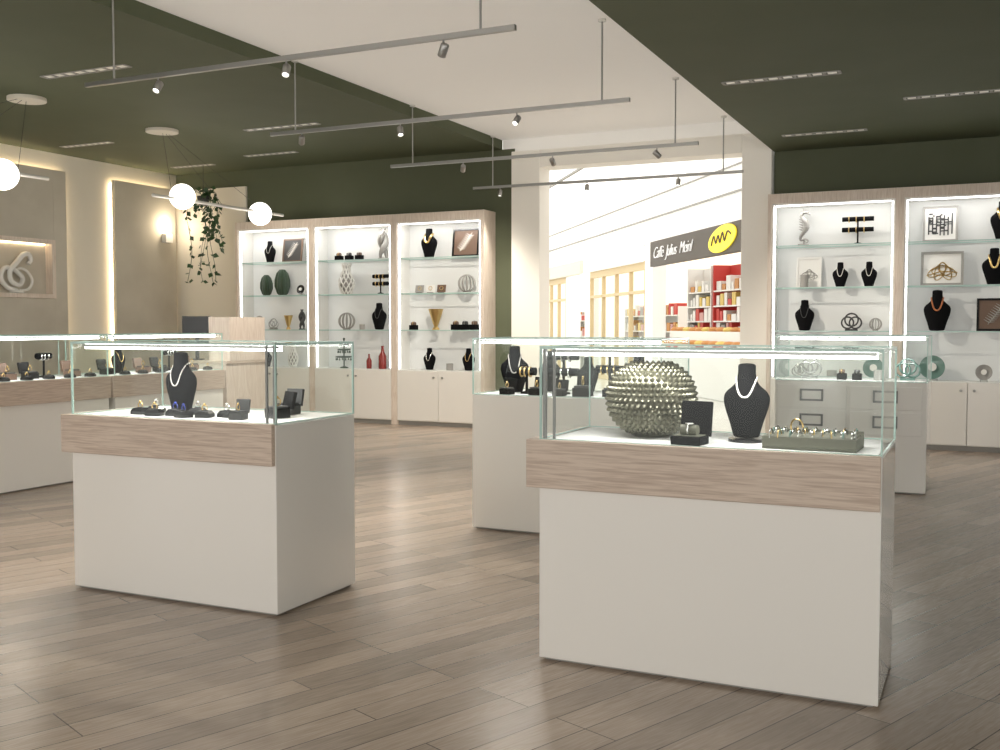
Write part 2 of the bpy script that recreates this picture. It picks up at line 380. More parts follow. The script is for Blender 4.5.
def frame(loc,w,h,m=BLACK,inner=CER,art=GREYD,pat='leaf',lab='black framed abstract relief leaning on shelf',lean=8):
    e=thing('picture_frame',lab,'picture',loc,0); e.rotation_euler=(rad(-lean),0,0)
    t=.018*max(w,h)/.3
    b=B(); b.box(-w/2,w/2,-.012,.012,0,t).box(-w/2,w/2,-.012,.012,h-t,h).box(-w/2,-w/2+t,-.012,.012,t,h-t).box(w/2-t,w/2,-.012,.012,t,h-t); b.done('frame',m,parent=e)
    boxp('backing',e,(-w/2+t,w/2-t,-.002,.008,t,h-t),inner,0)
    b=B(); y=-.006
    if pat=='leaf':
        b.tube([(-w*.2,y,h*.2),(0,y,h*.5),(w*.22,y,h*.85)],w*.012,6)
        for i in range(9):
            f=.15+.08*i; cx=-w*.25+f*w*.5; cz=h*(.15+f*.75)
            b.tube([(cx,y,cz),(cx-w*.14,y,cz+h*.1)],[w*.02,w*.004],6).tube([(cx,y,cz),(cx+w*.16,y,cz+h*.02)],[w*.02,w*.004],6)
    elif pat=='maze':
        q=R
        for i in range(7):
            x=(-.33+.11*i)*w; b.box(x-.007,x+.007,y-.003,y+.003,h*(.17+.1*q.random()),h*(.68+.15*q.random()))
        for i in range(40):
            z=h*(.2+.6*q.random()); j=q.randrange(6); x0_=(-.33+.11*j)*w; l=w*.11*q.choice((.5,1,1))
            b.box(x0_,x0_+l,y-.003,y+.003,z-.007,z+.007)
        b.box(-.33*w,.34*w,y-.003,y+.003,h*.48,h*.50)
    elif pat=='knot':
        for ang,cx_ in ((.5,-.12),(-.5,.12),(0,0),(1.2,-.05),(-1.1,.08)):
            pts=[]
            for i in range(24):
                a=2*math.pi*i/24; px,pz=w*.24*math.cos(a),w*.11*math.sin(a)
                pts.append((cx_*w+px*math.cos(ang)-pz*math.sin(ang),y,h*.42+px*math.sin(ang)+pz*math.cos(ang)))
            b.tube(pts,w*.011,6,True)
        b.tube([(-w*.36,y,h*.30),(0,y,h*.42),(w*.36,y,h*.38)],w*.014,6)
    b.done('artwork',art,parent=e,smooth=True)
def lattice_vase(loc,h=.36,r=.08,m=CER):
    e=thing('vase','white openwork ceramic vase with bulging body','vase',loc)
    prof=[(.55,0),(.62,.05),(1,.3),(.95,.45),(.5,.72),(.42,.85),(.6,1)]
    b=B().lathe([(r*a*.86,z*h) for a,z in prof],20); b.done('body',GREY,parent=e,smooth=True,sub=1)
    b=B()
    for s in (1,-1):
        for k in range(9):
            pts=[]
            for i in range(15):
                z=i/14; 
                for (r1,z1),(r2,z2) in zip(prof,prof[1:]):
                    if z1<=z<=z2: rr=r*(r1+(r2-r1)*(z-z1)/(z2-z1))
                a=2*math.pi*k/9+s*z*2.4
                pts.append((rr*math.cos(a),rr*math.sin(a),z*h))
            b.tube(pts,r*.09,5)
    b.done('lattice',m,parent=e,smooth=True)
def twist(loc,h=.4,r=.05,m=SILVER):
    b=B(); b.lathe([(0,0),(r,0),(r,.015),(0,.018)],20)
    for k in range(2):
        pts=[(r*.55*math.cos(k*math.pi+6*i/24),r*.55*math.sin(k*math.pi+6*i/24),.01+(h-.02)*i/24) for i in range(25)]
        b.tube(pts,[r*.38*(.5+math.sin(math.pi*i/24)) for i in range(25)],8)
    b.done('sculpture',m,loc=loc,smooth=True,label='tall intertwined silver sculpture on round foot',cat='sculpture')
def cactus(loc,h=.3,r=.07):
    b=B(); n=32; rs=[]
    for rr,z in [(.45,0),(.7,.08),(1,.35),(.98,.6),(.75,.85),(.35,1),(.05,1.01)]:
        rs.append([((r*rr*(1+.12*math.cos(8*2*math.pi*j/n)))*math.cos(2*math.pi*j/n),(r*rr*(1+.12*math.cos(8*2*math.pi*j/n)))*math.sin(2*math.pi*j/n),h*z) for j in range(n)])
    b.rings(rs).done('cactus_vase',GREENC,loc=loc,smooth=True,label='dark green ribbed cactus-shaped ceramic vase',cat='vase')
def plate(loc,r=.14,m=TEAL,lab='round glazed plate upright on a small stand'):
    e=thing('plate_on_stand',lab,'plate',loc)
    B().lathe([(0,0),(r*.6,.004),(r,.03),(r,.036),(r*.55,.014),(0,.012)],32).done('plate',m,parent=e,loc=(0,.0,r+.01),rot=(rad(78),0,0),smooth=True)
    B().lathe([(0,0),(r*.35,.003),(r*.35,.012),(0,.014)],24).done('centre',CER,parent=e,loc=(0,-.03,r+.018),rot=(rad(78),0,0),smooth=True)
    b=B(); b.tube([(-r*.4,-.05,0),(-r*.4,0,.02),(-r*.4,.05,0)],.005,6).tube([(r*.4,-.05,0),(r*.4,0,.02),(r*.4,.05,0)],.005,6).tube([(-r*.4,0,.015),(r*.4,0,.015)],.005,6)
    b.done('stand',BRUSH,parent=e)
def boxrow(loc,n=4,s=.07,gap=.1,m=BLACK):
    for i in range(n):
        e=thing('watch_box','small dark watch box with cushion','jewellery box',(loc[0]+(i-(n-1)/2)*gap,loc[1],loc[2]),0,'watch boxes on a shelf')
        boxp('base',e,(-s/2,s/2,-s/2,s/2,0,s*.7),m,.003)
        B().tube([(-s*.3,-.002,s*.85),(s*.3,-.002,s*.85)],s*.28,10).done('cushion',GREYD if i%2 else BROWN,parent=e,smooth=True)
        B().torus((0,-.002,s*.85),s*.32,s*.05,'x',14,6).done('watch_band',GOLD if i%3==0 else BRUSH,parent=e,smooth=True)
def candelabra(loc,h=.36):
    b=B(); b.lathe([(0,0),(.07,0),(.06,.015),(.01,.03),(0,.03)],20); b.tube([(0,0,.02),(0,0,h)],.010,8)
    for k,w in enumerate((.13,.10,.07)):
        z=h*(.35+.25*k)
        b.lathe([(0,z-.006),(w,z+.008),(w,z+.026),(0,z+.006)],20)
        for j in range(8):
            a=j*math.pi/4; b.tube([(w*.92*math.cos(a),w*.92*math.sin(a),z),(w*.92*math.cos(a),w*.92*math.sin(a),z-.035)],[.006,.012],6)
    b.sph((0,0,h),.018)
    b.done('tiered_stand',GREENC,loc=loc,smooth=True,label='dark green three-tier jewellery tree',cat='jewellery stand')
def bottle(loc,h=.22,r=.035,m=RED,lab='slim dark red glazed bottle vase'):
    B().lathe([(0,0),(r*.9,0),(r,.03*h),(r,.55*h),(r*.4,.75*h),(r*.3,.95*h),(r*.42,h),(0,h)],20).done('bottle',m,loc=loc,smooth=True,label=lab,cat='vase')
def cone_vase(loc,h=.25,r=.08):
    B().lathe([(0,0),(r*.5,0),(r*.45,.02),(r*.25,.05),(r*.4,.3*h),(r,h),(r*.94,h),(r*.3,.3*h),(0,.28*h)],28).done('vase',GOLD,loc=loc,smooth=True,label='gold flared cone vase',cat='vase')
def orb(loc,r=.09,m=GREYD):
    b=B(); b.lathe([(0,0),(r*.5,0),(r*.45,.012),(0,.014)],16)
    for k in range(6):
        a=k*math.pi/6
        b.tube([(r*math.sin(t)*math.cos(a),r*math.sin(t)*math.sin(a),r+.01-r*math.cos(t)) for t in [2*math.pi*i/24 for i in range(24)]],r*.07,6,True)
    b.done('openwork_orb',m,loc=loc,smooth=True,label='openwork metal sphere of crossing rings',cat='sculpture')
def cards(loc,n=3,w=.11,h=.07,gap=.13):
    for i in range(n):
        e=thing('display_card','small upright jewellery card on a foot','card',(loc[0]+(i-(n-1)/2)*gap,loc[1],loc[2]),0,'jewellery cards on a shelf')
        boxp('foot',e,(-w*.3,w*.3,-.02,.02,0,.01),BLKG,0)
        B().box(-w/2,w/2,-.003,.003,0,h).done('card',[GREY,CER,BROWN][i%3],parent=e,loc=(0,0,.01),rot=(rad(-12),0,0))
        B().torus((0,-.006,h*.55),h*.25,.004,'y',14,5).done('charm',GOLD,parent=e,loc=(0,0,.01),rot=(rad(-12),0,0))
def catm(P,n=8):
    o=[]
    for i in range(len(P)-1):
        p0,p1,p2,p3=[Vector(P[min(max(j,0),len(P)-1)]) for j in (i-1,i,i+1,i+2)]
        for k in range(n):
            t=k/n; o.append(.5*((2*p1)+(p2-p0)*t+(2*p0-5*p1+4*p2-p3)*t*t+(3*p1-p0-3*p2+p3)*t**3))
    o.append(Vector(P[-1])); return o
def seahorse(loc,h=.44):
    P=[(.03,0,.12),(.07,0,.09),(.10,0,.14),(.04,0,.19),(-.05,0,.16),(-.06,0,.26),(.0,0,.38),(.06,0,.52),(.05,0,.66),(-.02,0,.76),(-.05,0,.86),(.0,0,.95),(.08,0,.93),(.15,0,.87)]
    r=[.012,.016,.020,.026,.034,.046,.062,.082,.080,.058,.048,.056,.034,.018]
    c=catm([(x*h*1.3,0,z*h) for x,_,z in P],5); rr=[]
    for i in range(len(c)):
        f=i/5; j=min(int(f),len(r)-2); t=f-j; v=r[j]+(r[j+1]-r[j])*t
        rr.append(v*h*(1.06 if i%2 else .94))
    b=B(); b.lathe([(0,0),(.07,0),(.065,.02),(0,.022)],20); b.tube([(0,0,.01),(.02*h,0,h*.15)],.012,8)
    b.tube(c,rr,12)
    for i in range(5): b.tube([(0,0,(.44+.07*i)*h),(-.13*h,0,(.48+.07*i)*h)],[.035*h,.008*h],6)
    b.tube([(.0,0,.96*h),(-.02*h,0,1.07*h)],[.035*h,.006*h],6)
    b.done('seahorse_figure',GREY,loc=loc,smooth=True,label='silver-grey seahorse figurine on round foot',cat='figurine')
def candle(loc,r=.05,h=.1,m=GREY):
    b=B().lathe([(0,0),(r,0),(r,h),(r*.85,h),(r*.82,h-.02),(0,h-.02)],24); b.done('candle_pot',m,loc=loc,smooth=True,label='grey cylindrical candle pot',cat='pot')
def loops(loc,m=BRUSH,r=.07):
    b=B(); b.box(-r*.8,r*.8,-.03,.03,0,.02)
    for dx,dz,k in ((-.5,0,.9),(.5,0,.9),(0,.5,1)): b.torus((dx*r,0,.02+r*k*.95+dz*r*.6),r*k*.85,r*.11,'y',24,8)
    b.done('ring_sculpture',m,loc=loc,smooth=True,label='sculpture of interlocking metal loops',cat='sculpture')
def z_(k): return SH[k]+.001
# --- cabinet 1
u=0
bust((sx(u,.36),SY,z_(3)),.34,neck=GREY,style='silver chain'); frame((sx(u,.68),SY,z_(3)),.36,.36,m=BROWN,art=PEARL,inner=GREYD,lab='dark framed leaf relief leaning on shelf')
cactus((sx(u,.30),SY,z_(2)),.32,.09); cactus((sx(u,.52),SY+.03,z_(2)),.40,.11); plate((sx(u,.82),SY,z_(2)),.07,BLKG,'small black round dish on stand')
plate((sx(u,.20),SY,z_(1)),.10,GREY,'grey round plate on small stand'); loops((sx(u,.40),SY,z_(1)),BRUSH,.07); cone_vase((sx(u,.62),SY,z_(1)),.22,.07); twist((sx(u,.82),SY,z_(1)),.32,.05,GREYD)
bust((sx(u,.3),SY,z_(0)),.28); lattice_vase((sx(u,.7),SY-.03,z_(0)),.36,.08)
# --- cabinet 2
u=1
boxrow((sx(u,.38),SY,z_(3)),3,.10,.18); twist((sx(u,.84),SY,z_(3)),.46,.08,GREY)
lattice_vase((sx(u,.34),SY,z_(2)),.46,.12); tbar((sx(u,.80),SY,z_(2)),.26,.26,GOLD,2)
orb((sx(u,.34),SY,z_(1)),.12,GREY); bust((sx(u,.78),SY,z_(1)),.40,neck=GREYD,style='dark chain'); candle((sx(u,.55),SY,z_(1)),.04,.08)
candelabra((sx(u,.30),SY,z_(0)),.44); bottle((sx(u,.64),SY,z_(0)),.22,.04); bottle((sx(u,.82),SY,z_(0)),.34,.06,RED,'taller dark red glazed bottle vase')
# --- cabinet 3
u=2
bust((sx(u,.32),SY,z_(3)),.42,neck=GOLD,style='thick gold collar',rneck=.04,low=.5); frame((sx(u,.76),SY,z_(3)),.42,.40,m=BLKG,inner=BROWN,art=PEARL,lab='dark framed feather artwork leaning on shelf')
cards((sx(u,.33),SY,z_(2)),3,.14,.11,.18); orb((sx(u,.78),SY,z_(2)),.12,GREY)
boxrow((sx(u,.12),SY,z_(1)),1,.10,.1); cone_vase((sx(u,.40),SY,z_(1)),.30,.11); boxrow((sx(u,.76),SY,z_(1)),3,.11,.15)
bust((sx(u,.32),SY,z_(0)),.32,neck=SILVER,style='silver chain'); bust((sx(u,.80),SY,z_(0)),.32,neck=GOLD,style='fine gold chain'); candle((sx(u,.57),SY,z_(0)),.05,.10)
# --- cabinet 4
u=3
seahorse((sx(u,.24),SY,z_(3)),.43); tbar((sx(u,.70),SY,z_(3)),.36,.30,GOLD,2); 
frame((sx(u,.28),SY+.08,z_(2)),.30,.38,m=CER,inner=CER,art=GREY,pat='knot',lab='white card box with a grey ring emblem'); candle((sx(u,.26),SY-.07,z_(2)),.05,.15)
bust((sx(u,.56),SY,z_(2)),.30,neck=PEARL,style='pearl string'); bust((sx(u,.80),SY,z_(2)),.30,neck=PEARL,style='pearl string')
bust((sx(u,.26),SY,z_(1)),.38,m=BLACK,neck=GREYD,style='dark chain'); loops((sx(u,.66),SY,z_(1)),GREYD,.09); orb((sx(u,.86),SY,z_(1)),.07,GREY)
plate((sx(u,.85),SY,z_(0)),.12); loops((sx(u,.22),SY,z_(0)),BRUSH,.07); candle((sx(u,.5),SY,z_(0)),.06,.1)
# --- cabinet 5
u=4
frame((sx(u,.26),SY+.03,z_(3)),.38,.42,m=GREY,inner=CER,art=GREYD,pat='maze',lab='grey framed black and white maze artwork'); bust((sx(u,.74),SY,z_(3)),.44,neck=GOLD,style='broad gold collar',rneck=.035,low=.5)
frame((sx(u,.28),SY+.03,z_(2)),.46,.40,m=GREY,inner=CER,art=GOLD,pat='knot',lab='white panel with gold looped wire relief'); bust((sx(u,.68),SY,z_(2)),.42,neck=GOLD,style='layered gold beads',rneck=.03,low=.45)
bust((sx(u,.25),SY,z_(1)),.48,neck=ORANGE,beads=True,style='amber bead necklace',rneck=.020,low=.5); frame((sx(u,.70),SY+.05,z_(1)),.4,.38,m=BLKG,inner=BROWN,art=GREY,lab='dark framed bronze relief')
plate((sx(u,.22),SY,z_(0)),.14); plate((sx(u,.62),SY,z_(0)),.09,GREY,'small grey plate on a stand')
# ---------------------------------------------------------------- case contents
def spiky(loc,r=.20,h=.335):
    e=thing('spiky_vase','round dark silver vase covered in pointed studs','vase',loc)
    def rz_(t): return r*math.sin(t)**.85, h/2-h/2*math.cos(t)
    prof=[(0,0),(r*.42,0)]
    for i in range(4,27): prof.append(rz_(math.pi*i/30))
    rr,zz=rz_(math.pi*26/30)
    prof+=[(rr*.95,zz-.004),(rr*.9,zz-.05),(0,zz-.06)]
    B().lathe([(max(a*.95,0),z) for a,z in prof],40).done('body',GUN,parent=e,smooth=True)
    b=B()
    rows=17
    for i in range(rows):
        t=math.pi*(.12+.75*i/(rows-1)); q,z=rz_(t)
        n=max(16,int(2*math.pi*q/.0265))
        nz=-math.cos(t)*r/h*2; nr=math.sin(t)*h/r/2
        l=math.hypot(nz,nr); nz/=l; nr/=l
        for k in range(n):
            a=2*math.pi*(k+.5*(i%2))/n; c,s=math.cos(a),math.sin(a)
            p=Vector((q*.95*c,q*.95*s,(z-h/2)*.96+h/2)); d=Vector((nr*c,nr*s,nz))
            b.tube([p-d*.004,p+d*.003,p+d*.009,p+d*.016],[.0128,.0118,.008,.0012],8)
    b.done('studs',GUN,parent=e)
spiky((-1.335,4.41,TZ+.001))
bust((-.905,4.36,TZ+.016),.315,neck=PEARL,beads=True,style='pearl necklace',rneck=.014,low=.55)
B().lathe([(0,0),(.075,0),(.075,.012),(0,.015)],28).done('bust_base',BLKG,loc=(-.905,4.36,TZ+.001),smooth=True,label='round black base under necklace bust',cat='base')
WB=(-1.095,4.16,TZ+.001)
e=thing('watch_box','open black leather watch box with raised lid','jewellery box',WB,rad(-8))
boxp('base',e,(-.065,.065,-.05,.05,0,.035),BLACK,.004)
boxp('lining',e,(-.055,.055,-.042,.042,.035,.038),OLIVE,0)
B().box(-.065,.065,0,.03,0,.145).done('lid',BLACK,parent=e,loc=(0,.05,.03),rot=(rad(-8),0,0),bevel=.004)
B().tube([(-.035,0,.058),(.035,0,.058)],.022,12).done('cushion',OLIVE,parent=e,smooth=True)
b=B(); b.torus((0,0,.058),.027,.004,'x',20,6); b.lathe([(0,0),(.02,0),(.02,.006),(0,.008)],20,c=(0,0,.083))
b.done('wrist_watch',SILVER,loc=WB,rz=rad(-8),smooth=True,label='silver wristwatch round a cushion in open box',cat='watch')
TX,TY=-.615,4.24
e=thing('jewellery_tray','olive-grey open tray full of bangles','tray',(TX,TY,TZ+.001),rad(-2))
b=B(); w,d,h=.18,.10,.05
b.box(-w,w,-d,d,0,.01).box(-w,w,-d,-d+.008,.01,h).box(-w,w,d-.008,d,.01,h+.015).box(-w,-w+.008,-d+.008,d-.008,.01,h).box(w-.008,w,-d+.008,d-.008,.01,h); b.done('tray',OLIVE,parent=e,bevel=.002)
for i in range(5): B().tube([(-w+.015,-.074+i*.037,.042),(w-.015,-.074+i*.037,.042)],.013,10).done('roll',OLIVE,parent=e,smooth=True)
k=0
for i in range(5):
    for j in range(9):
        k+=1
        B().torus((0,0,0),.022,.0028,'x',16,6).done('bangle',[GOLD,SILVER,BRUSH,TEAL,SILVER][(k*7+j)%5],loc=(TX-.155+j*.039+R.uniform(-.006,.006),TY-.074+i*.037,TZ+.054),rz=rad(R.uniform(-14,14)),smooth=True,label='thin metal bangle on a tray roll',cat='bangle',group='bangles in the olive tray')
B().torus((0,0,0),.030,.004,'x',24,6).done('bangle',GOLD,loc=(TX-.07,TY+.04,TZ+.080),rz=rad(60),smooth=True,label='large gold bangle standing in the tray',cat='bangle',group='bangles in the olive tray')
bust((-4.07,4.46,TZ+.001),.34,neck=PEARL,beads=True,style='pearl necklace',rneck=.010,low=.45)
for i,(x,y,c) in enumerate(((-4.20,4.28,GOLD),(-4.06,4.24,GOLD),(-3.96,4.29,BLUE),(-3.84,4.22,BLUE),(-3.74,4.27,GOLD),(-3.64,4.33,SILVER),(-3.90,4.40,SILVER),(-4.22,4.42,SILVER))): ring_pad((x,y,TZ+.001),rad(R.uniform(-15,15)),c)
ring_box((-3.50,4.25,TZ+.001),.075,rad(12),col=GREYD); ring_box((-3.38,4.42,TZ+.001),.10,rad(-25),col=BLKG); ring_box((-3.46,4.62,TZ+.001),.10,rad(5),col=GREYD)
# middle case
bust((-3.10,6.84,TZ+.001),.34,neck=GREY,style='silver chain',rz=rad(20)); bust((-2.90,7.02,TZ+.001),.30,rz=rad(-10)); tbar((-2.70,6.80,TZ+.001),.22,.27,SILVER,2)
tbar((-2.42,6.98,TZ+.001),.20,.30,GOLD,2); bust((-2.16,6.84,TZ+.001),.30); bust((-2.62,7.08,TZ+.001),.26); tbar((-2.96,6.74,TZ+.001),.14,.16,GOLD,1)
for x,y,s in ((-3.06,6.62,.08),(-2.84,6.64,.09),(-2.50,6.65,.12),(-2.3,6.68,.10),(-2.08,6.62,.09),(-2.66,6.62,.08)): ring_box((x,y,TZ+.001),s,rad(R.uniform(-15,15)))
# far right case
loops((-1.45,9.75,TZ+.001),BRUSH,.08); loops((-.62,9.8,TZ+.001),TEAL,.08); candle((-.85,9.75,TZ+.001),.05,.09); boxrow((-1.1,9.7,TZ+.001),2,.08,.13)
# wall-side counters
for c_ in (4.92,6.56,8.20):
    for i,dy in enumerate((-.6,-.36,-.12,.12,.36,.6)):
        y=c_+dy
        if i==1: bust((-7.98,y,TZ+.001),.28,rz=rad(90),neck=GOLD,style='gold chain')
        elif i==4: tbar((-7.98,y,TZ+.001),.16,.20,SILVER,1,rz=rad(90))
        else: ring_box((-7.88,y,TZ+.001),.11,rad(90),col=[BLKG,GREYD,BROWN][i%3])
        ring_pad((-7.71,y+.06,TZ+.001),rad(90))
# cash desk with monitor
e=thing('cash_desk','pale washed-oak upright cash desk','desk',(-7.95,9.40,0))
boxp('body',e,(-.33,.33,-.34,.34,0,1.02),WOODZ,.004)
boxp('desk_top',e,(-.35,.35,-.35,.35,1.02,1.05),WOODX,.003)
boxp('privacy_panel',e,(.05,.35,-.30,.32,1.05,1.54),WOODZ,.004)
e=thing('monitor','small black screen standing on the cash desk','monitor',(-8.17,9.22,1.051),rad(30))
boxp('foot',e,(-.07,.07,-.05,.05,0,.015),BLKG,.002); boxp('stem',e,(-.02,.02,-.01,.01,.015,.25),BLKG,0); boxp('screen',e,(-.16,.16,-.035,-.01,.26,.50),BLKG,.004)
# looped sculpture in the niche
b=B(); b.lathe([(0,0),(.10,0),(.09,.03),(0,.035)],24)
q=catm([(.0,0,.03),(-.16,0,.08),(-.25,0,.20),(-.18,.01,.33),(-.02,.02,.32),(.10,.0,.21),(.03,-.02,.11),(-.10,-.02,.16),(-.10,0,.30),(.02,0,.43),(.12,0,.53),(.21,0,.54),(.24,0,.46),(.20,0,.41)])
b.tube(q,[.034 if i<len(q)*.6 else .034*math.sin(math.pi*(.25+.75*(1-i/len(q))))+.004 for i in range(len(q))],10)
b.tube(catm([(.04,0,.03),(.20,0,.06),(.27,.01,.18),(.20,.02,.30),(.08,.02,.34),(.0,.03,.29)]),.020,8)
b.done('looped_sculpture',CER,loc=(XL+.075,10.08,1.895),rz=rad(90),smooth=True,label='white looped swan-like sculpture standing in wall niche',cat='sculpture')
# wall sconce
e=thing('wall_sconce','small white box wall light glowing up and down','wall light',(XL+.125,12.9,2.78))
boxp('housing',e,(0,.09,-.08,.08,0,.14),CER,.004); boxp('diffuser',e,(.02,.08,-.06,.06,.14,.145),LEDW,0)
l=bpy.data.lights.new('sconce_glow','POINT'); l.energy=9; l.color=(1,.83,.6); l.shadow_soft_size=.05
o=bpy.data.objects.new('sconce_glow',l); COL.objects.link(o); o.parent=e; o.location=(.15,0,.28)
# ---------------------------------------------------------------- track lighting
def track(y,heads):
    e=thing('track_light','grey ceiling-hung spotlight track on two rods','track light',(-4.63,y,3.35),0,'spotlight tracks')
    boxp('rail',e,(-1.87,1.87,-.016,.016,-.018,.018),BRUSH,.002)
    for x in (-1.57,1.62):
        B().tube([(x,0,.02),(x,0,HC-3.35)],.008,8).done('rod',BRUSH,parent=e)
        B().lathe([(0,0),(.035,0),(.035,-.02),(0,-.02)],16).done('ceiling_cap',CER,parent=e,loc=(x,0,HC-3.35))
    for f,tilt,rz,en in heads:
        x=-1.87+3.74*f
        h=B().tube([(0,0,0),(0,0,-.04)],.007,8).done('spotlight',BRUSH,parent=e,loc=(x,0,-.018))
        k=B(); k.lathe([(0,.042),(.024,.042),(.029,.035),(.029,-.042),(.025,-.047),(.023,-.036),(0,-.036)],18)
        k.done('lamp_head',BRUSH,parent=h,loc=(0,0,-.065),rot=(rad(tilt),0,rad(rz)),smooth=True)
        E=Euler((rad(tilt),0,rad(rz))).to_matrix()
        c=B(); c.lathe([(0,0),(.022,0),(0,-.003)],16); c.done('lens',LENS,parent=h,loc=Vector((0,0,-.065))+E@Vector((0,0,-.038)),rot=(rad(tilt),0,rad(rz)))
        l=bpy.data.lights.new('spot_beam','SPOT'); l.energy=en; l.spot_size=rad(75); l.spot_blend=.9; l.color=(1,.92,.80); l.shadow_soft_size=.04
        o=bpy.data.objects.new('spot_beam',l); COL.objects.link(o); o.parent=h
        o.rotation_euler=(rad(tilt),0,rad(rz)); o.location=Vector((0,0,-.065))+E@Vector((0,0,-.062))
track(6.1,((.20,-35,0,150),(.52,-30,20,150),(.86,35,60,150)))
track(8.44,((.10,42,40,220),(.40,-25,40,190),(.72,-42,-10,220)))
track(10.74,((.26,52,30,240),(.56,50,0,180),(.88,50,-50,240)))
track(12.94,((.11,-10,0,100),(.45,-15,10,100),(.78,-15,-10,100)))
def louvre(x,y,z,w,n=8):
    e=thing('recessed_downlight','slim recessed strip of small square downlights','ceiling light',(x,y,z),0,'recessed downlight strips')
    b=B(); b.box(-w/2,w/2,-.06,-.05,-.008,0).box(-w/2,w/2,.05,.06,-.008,0)
    for i in range(n+1): xx=-w/2+i*w/n; b.box(xx-.012,xx+.012,-.05,.05,-.008,0)
    b.done('trim_ring',GREY,parent=e)
    for i in range(n): xx=-w/2+(i+.5)*w/n; B().box(xx-w/n*.3,xx+w/n*.3,-.035,.035,-.004,-.001).done('lamp',DIM,parent=e)
for x,y,z,w in ((-8.0,7.5,HL,1.1),(-11.2,10.5,HL,.9),(-8.0,10.6,HL,1.1),(-9.4,12.2,HL,.9),(-11.2,12.6,HL,.8),(-1.68,9.35,HR,1.0),(-1.7,12.2,HR,.9),(-.25,10.7,HR,1.0)): louvre(x,y,z,w)
def pendant(cy,y0,y1,globes):
    e=thing('pendant_lamp','pendant lamp, white bars with glowing opal globes','pendant lamp',(-9.5,cy,HL),0,'globe pendant lamps')
    B().lathe([(0,0),(.2,0),(.2,-.035),(0,-.04)],36).done('canopy',CREAM,parent=e,smooth=True)
    zb=3.08-HL
    for dy in (y0+.35,(y0+y1)/2,y1-.4):
        B().tube([(0,.05*(dy-cy),-.03),(0,dy-cy,zb)],.0025,6).done('cable',GREYD,parent=e)
    B().tube([(0,y0-cy,zb),(0,y1-cy,zb)],.022,10).done('bar',CER,parent=e,smooth=True)
    for gy,gz in globes:
        B().sph((0,0,0),.165,28).done('globe',GLOBE,parent=e,loc=(0,gy-cy,gz-HL),smooth=True)
        B().torus((0,gy-cy+.165,zb),.035,.012,'y',16,6).done('globe_holder',GOLD,parent=e)
        l=bpy.data.lights.new('globe_glow','POINT'); l.energy=12; l.color=(1,.9,.76); l.shadow_soft_size=.18
        o=bpy.data.objects.new('globe_glow',l); COL.objects.link(o); o.parent=e; o.location=(0,gy-cy,gz-HL-.36)
pendant(8.09,5.6,8.35,((6.1,3.08),(7.76,3.05)))
pendant(10.13,9.95,12.6,((10.48,3.12),(12.07,3.05)))
# hanging plant
e=thing('hanging_plant','trailing green pothos in a small hanging pot','plant',(-11.0,12.6,3.30))
B().lathe([(0,0),(.07,0),(.10,.14),(.09,.14),(.06,.05),(0,.05)],20).done('pot',GREYD,parent=e,smooth=True)
B().tube([(0,0,.05),(0,0,HL-3.30)],.004,6).done('wire',GREYD,parent=e)
b=B(); r2=random.Random(3)
for k in range(11):
    a=r2.uniform(0,2*math.pi); ln=r2.choice([.35,.6,.9,1.3,1.5]); pts=[]
    w=r2.uniform(.12,.34)
    for i in range(12):
        t=i/11; q=w*min(1,t*3.2)**.6
        pts.append(Vector((q*math.cos(a)+.04*math.sin(7*t+k),q*math.sin(a)*.8+.03*math.cos(6*t+k),.14+.10*math.sin(min(1,t*4)*math.pi)-ln*max(0,t-.12))))
    b.tube(pts,.004,4)
    for i in range(1,12):
        for s in (0,1):
            if r2.random()<.2: continue
            p=pts[i]+Vector((r2.uniform(-.02,.02),r2.uniform(-.02,.02),r2.uniform(-.02,.02))); d=Vector((r2.uniform(-1,1),r2.uniform(-1,1),r2.uniform(-1,.2))).normalized()
            l_=r2.uniform(.07,.11); sd=d.cross(Vector((r2.uniform(-1,1),r2.uniform(-1,1),.3))).normalized()*l_*.42
            b.quad([p,p+d*l_*.4+sd,p+d*l_,p+d*l_*.4-sd])
b.done('foliage',LEAF,parent=e)
# ---------------------------------------------------------------- shopping mall outside
PHI=rad(-54.9); P0=Vector((-3.97,18.7,0)); RM=Matrix.Rotation(PHI,3,'Z')
def MW(x,y,z): return P0+RM@Vector((x,y,z))
MWALL=mat('mall_white_wall',(.82,.81,.78),.6,emis=.28,ecol=(1,.985,.95))  # wall is no lamp; brightness put in as emission
MCEIL=mat('mall_ceiling_added_glow',(.9,.9,.88),.6,emis=1.1,ecol=(1,.99,.96))  # emission added to imitate daylight, no modelled skylight
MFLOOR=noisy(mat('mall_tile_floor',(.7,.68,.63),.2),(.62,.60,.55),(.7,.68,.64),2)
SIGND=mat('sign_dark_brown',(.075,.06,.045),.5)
SHOPIN=mat('shop_interior',(.80,.72,.60),.6,emis=.55,ecol=(1,.9,.76))  # emission stands in for lighting inside the shops
YEL=mat('yellow_frame',(.66,.52,.30),.5,emis=.05,ecol=(1,.85,.55))  # slight glow put into the frame colour to brighten it
WHTXT=mat('white_lettering',(1,1,1),.5,emis=.3)
YTXT=mat('yellow_lettering',(1,.78,.05),.5,emis=.45,ecol=(1,.8,.05))
REDS=mat('red_goods',(.50,.05,.04),.5,emis=.08,ecol=(.8,.06,.05))  # slight glow added so the goods look brightly lit
def mst(name,d,m): return B().box(*d).done(name,m,kind='structure',loc=P0,rz=PHI)
B().box(-40,30,YB+.3,60,-.1,-.002).done('floor_mall',MFLOOR,kind='structure')
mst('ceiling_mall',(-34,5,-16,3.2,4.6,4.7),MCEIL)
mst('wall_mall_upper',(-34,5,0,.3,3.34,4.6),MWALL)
mst('wall_mall_inner',(-34,5,3,3.2,0,3.34),SHOPIN)
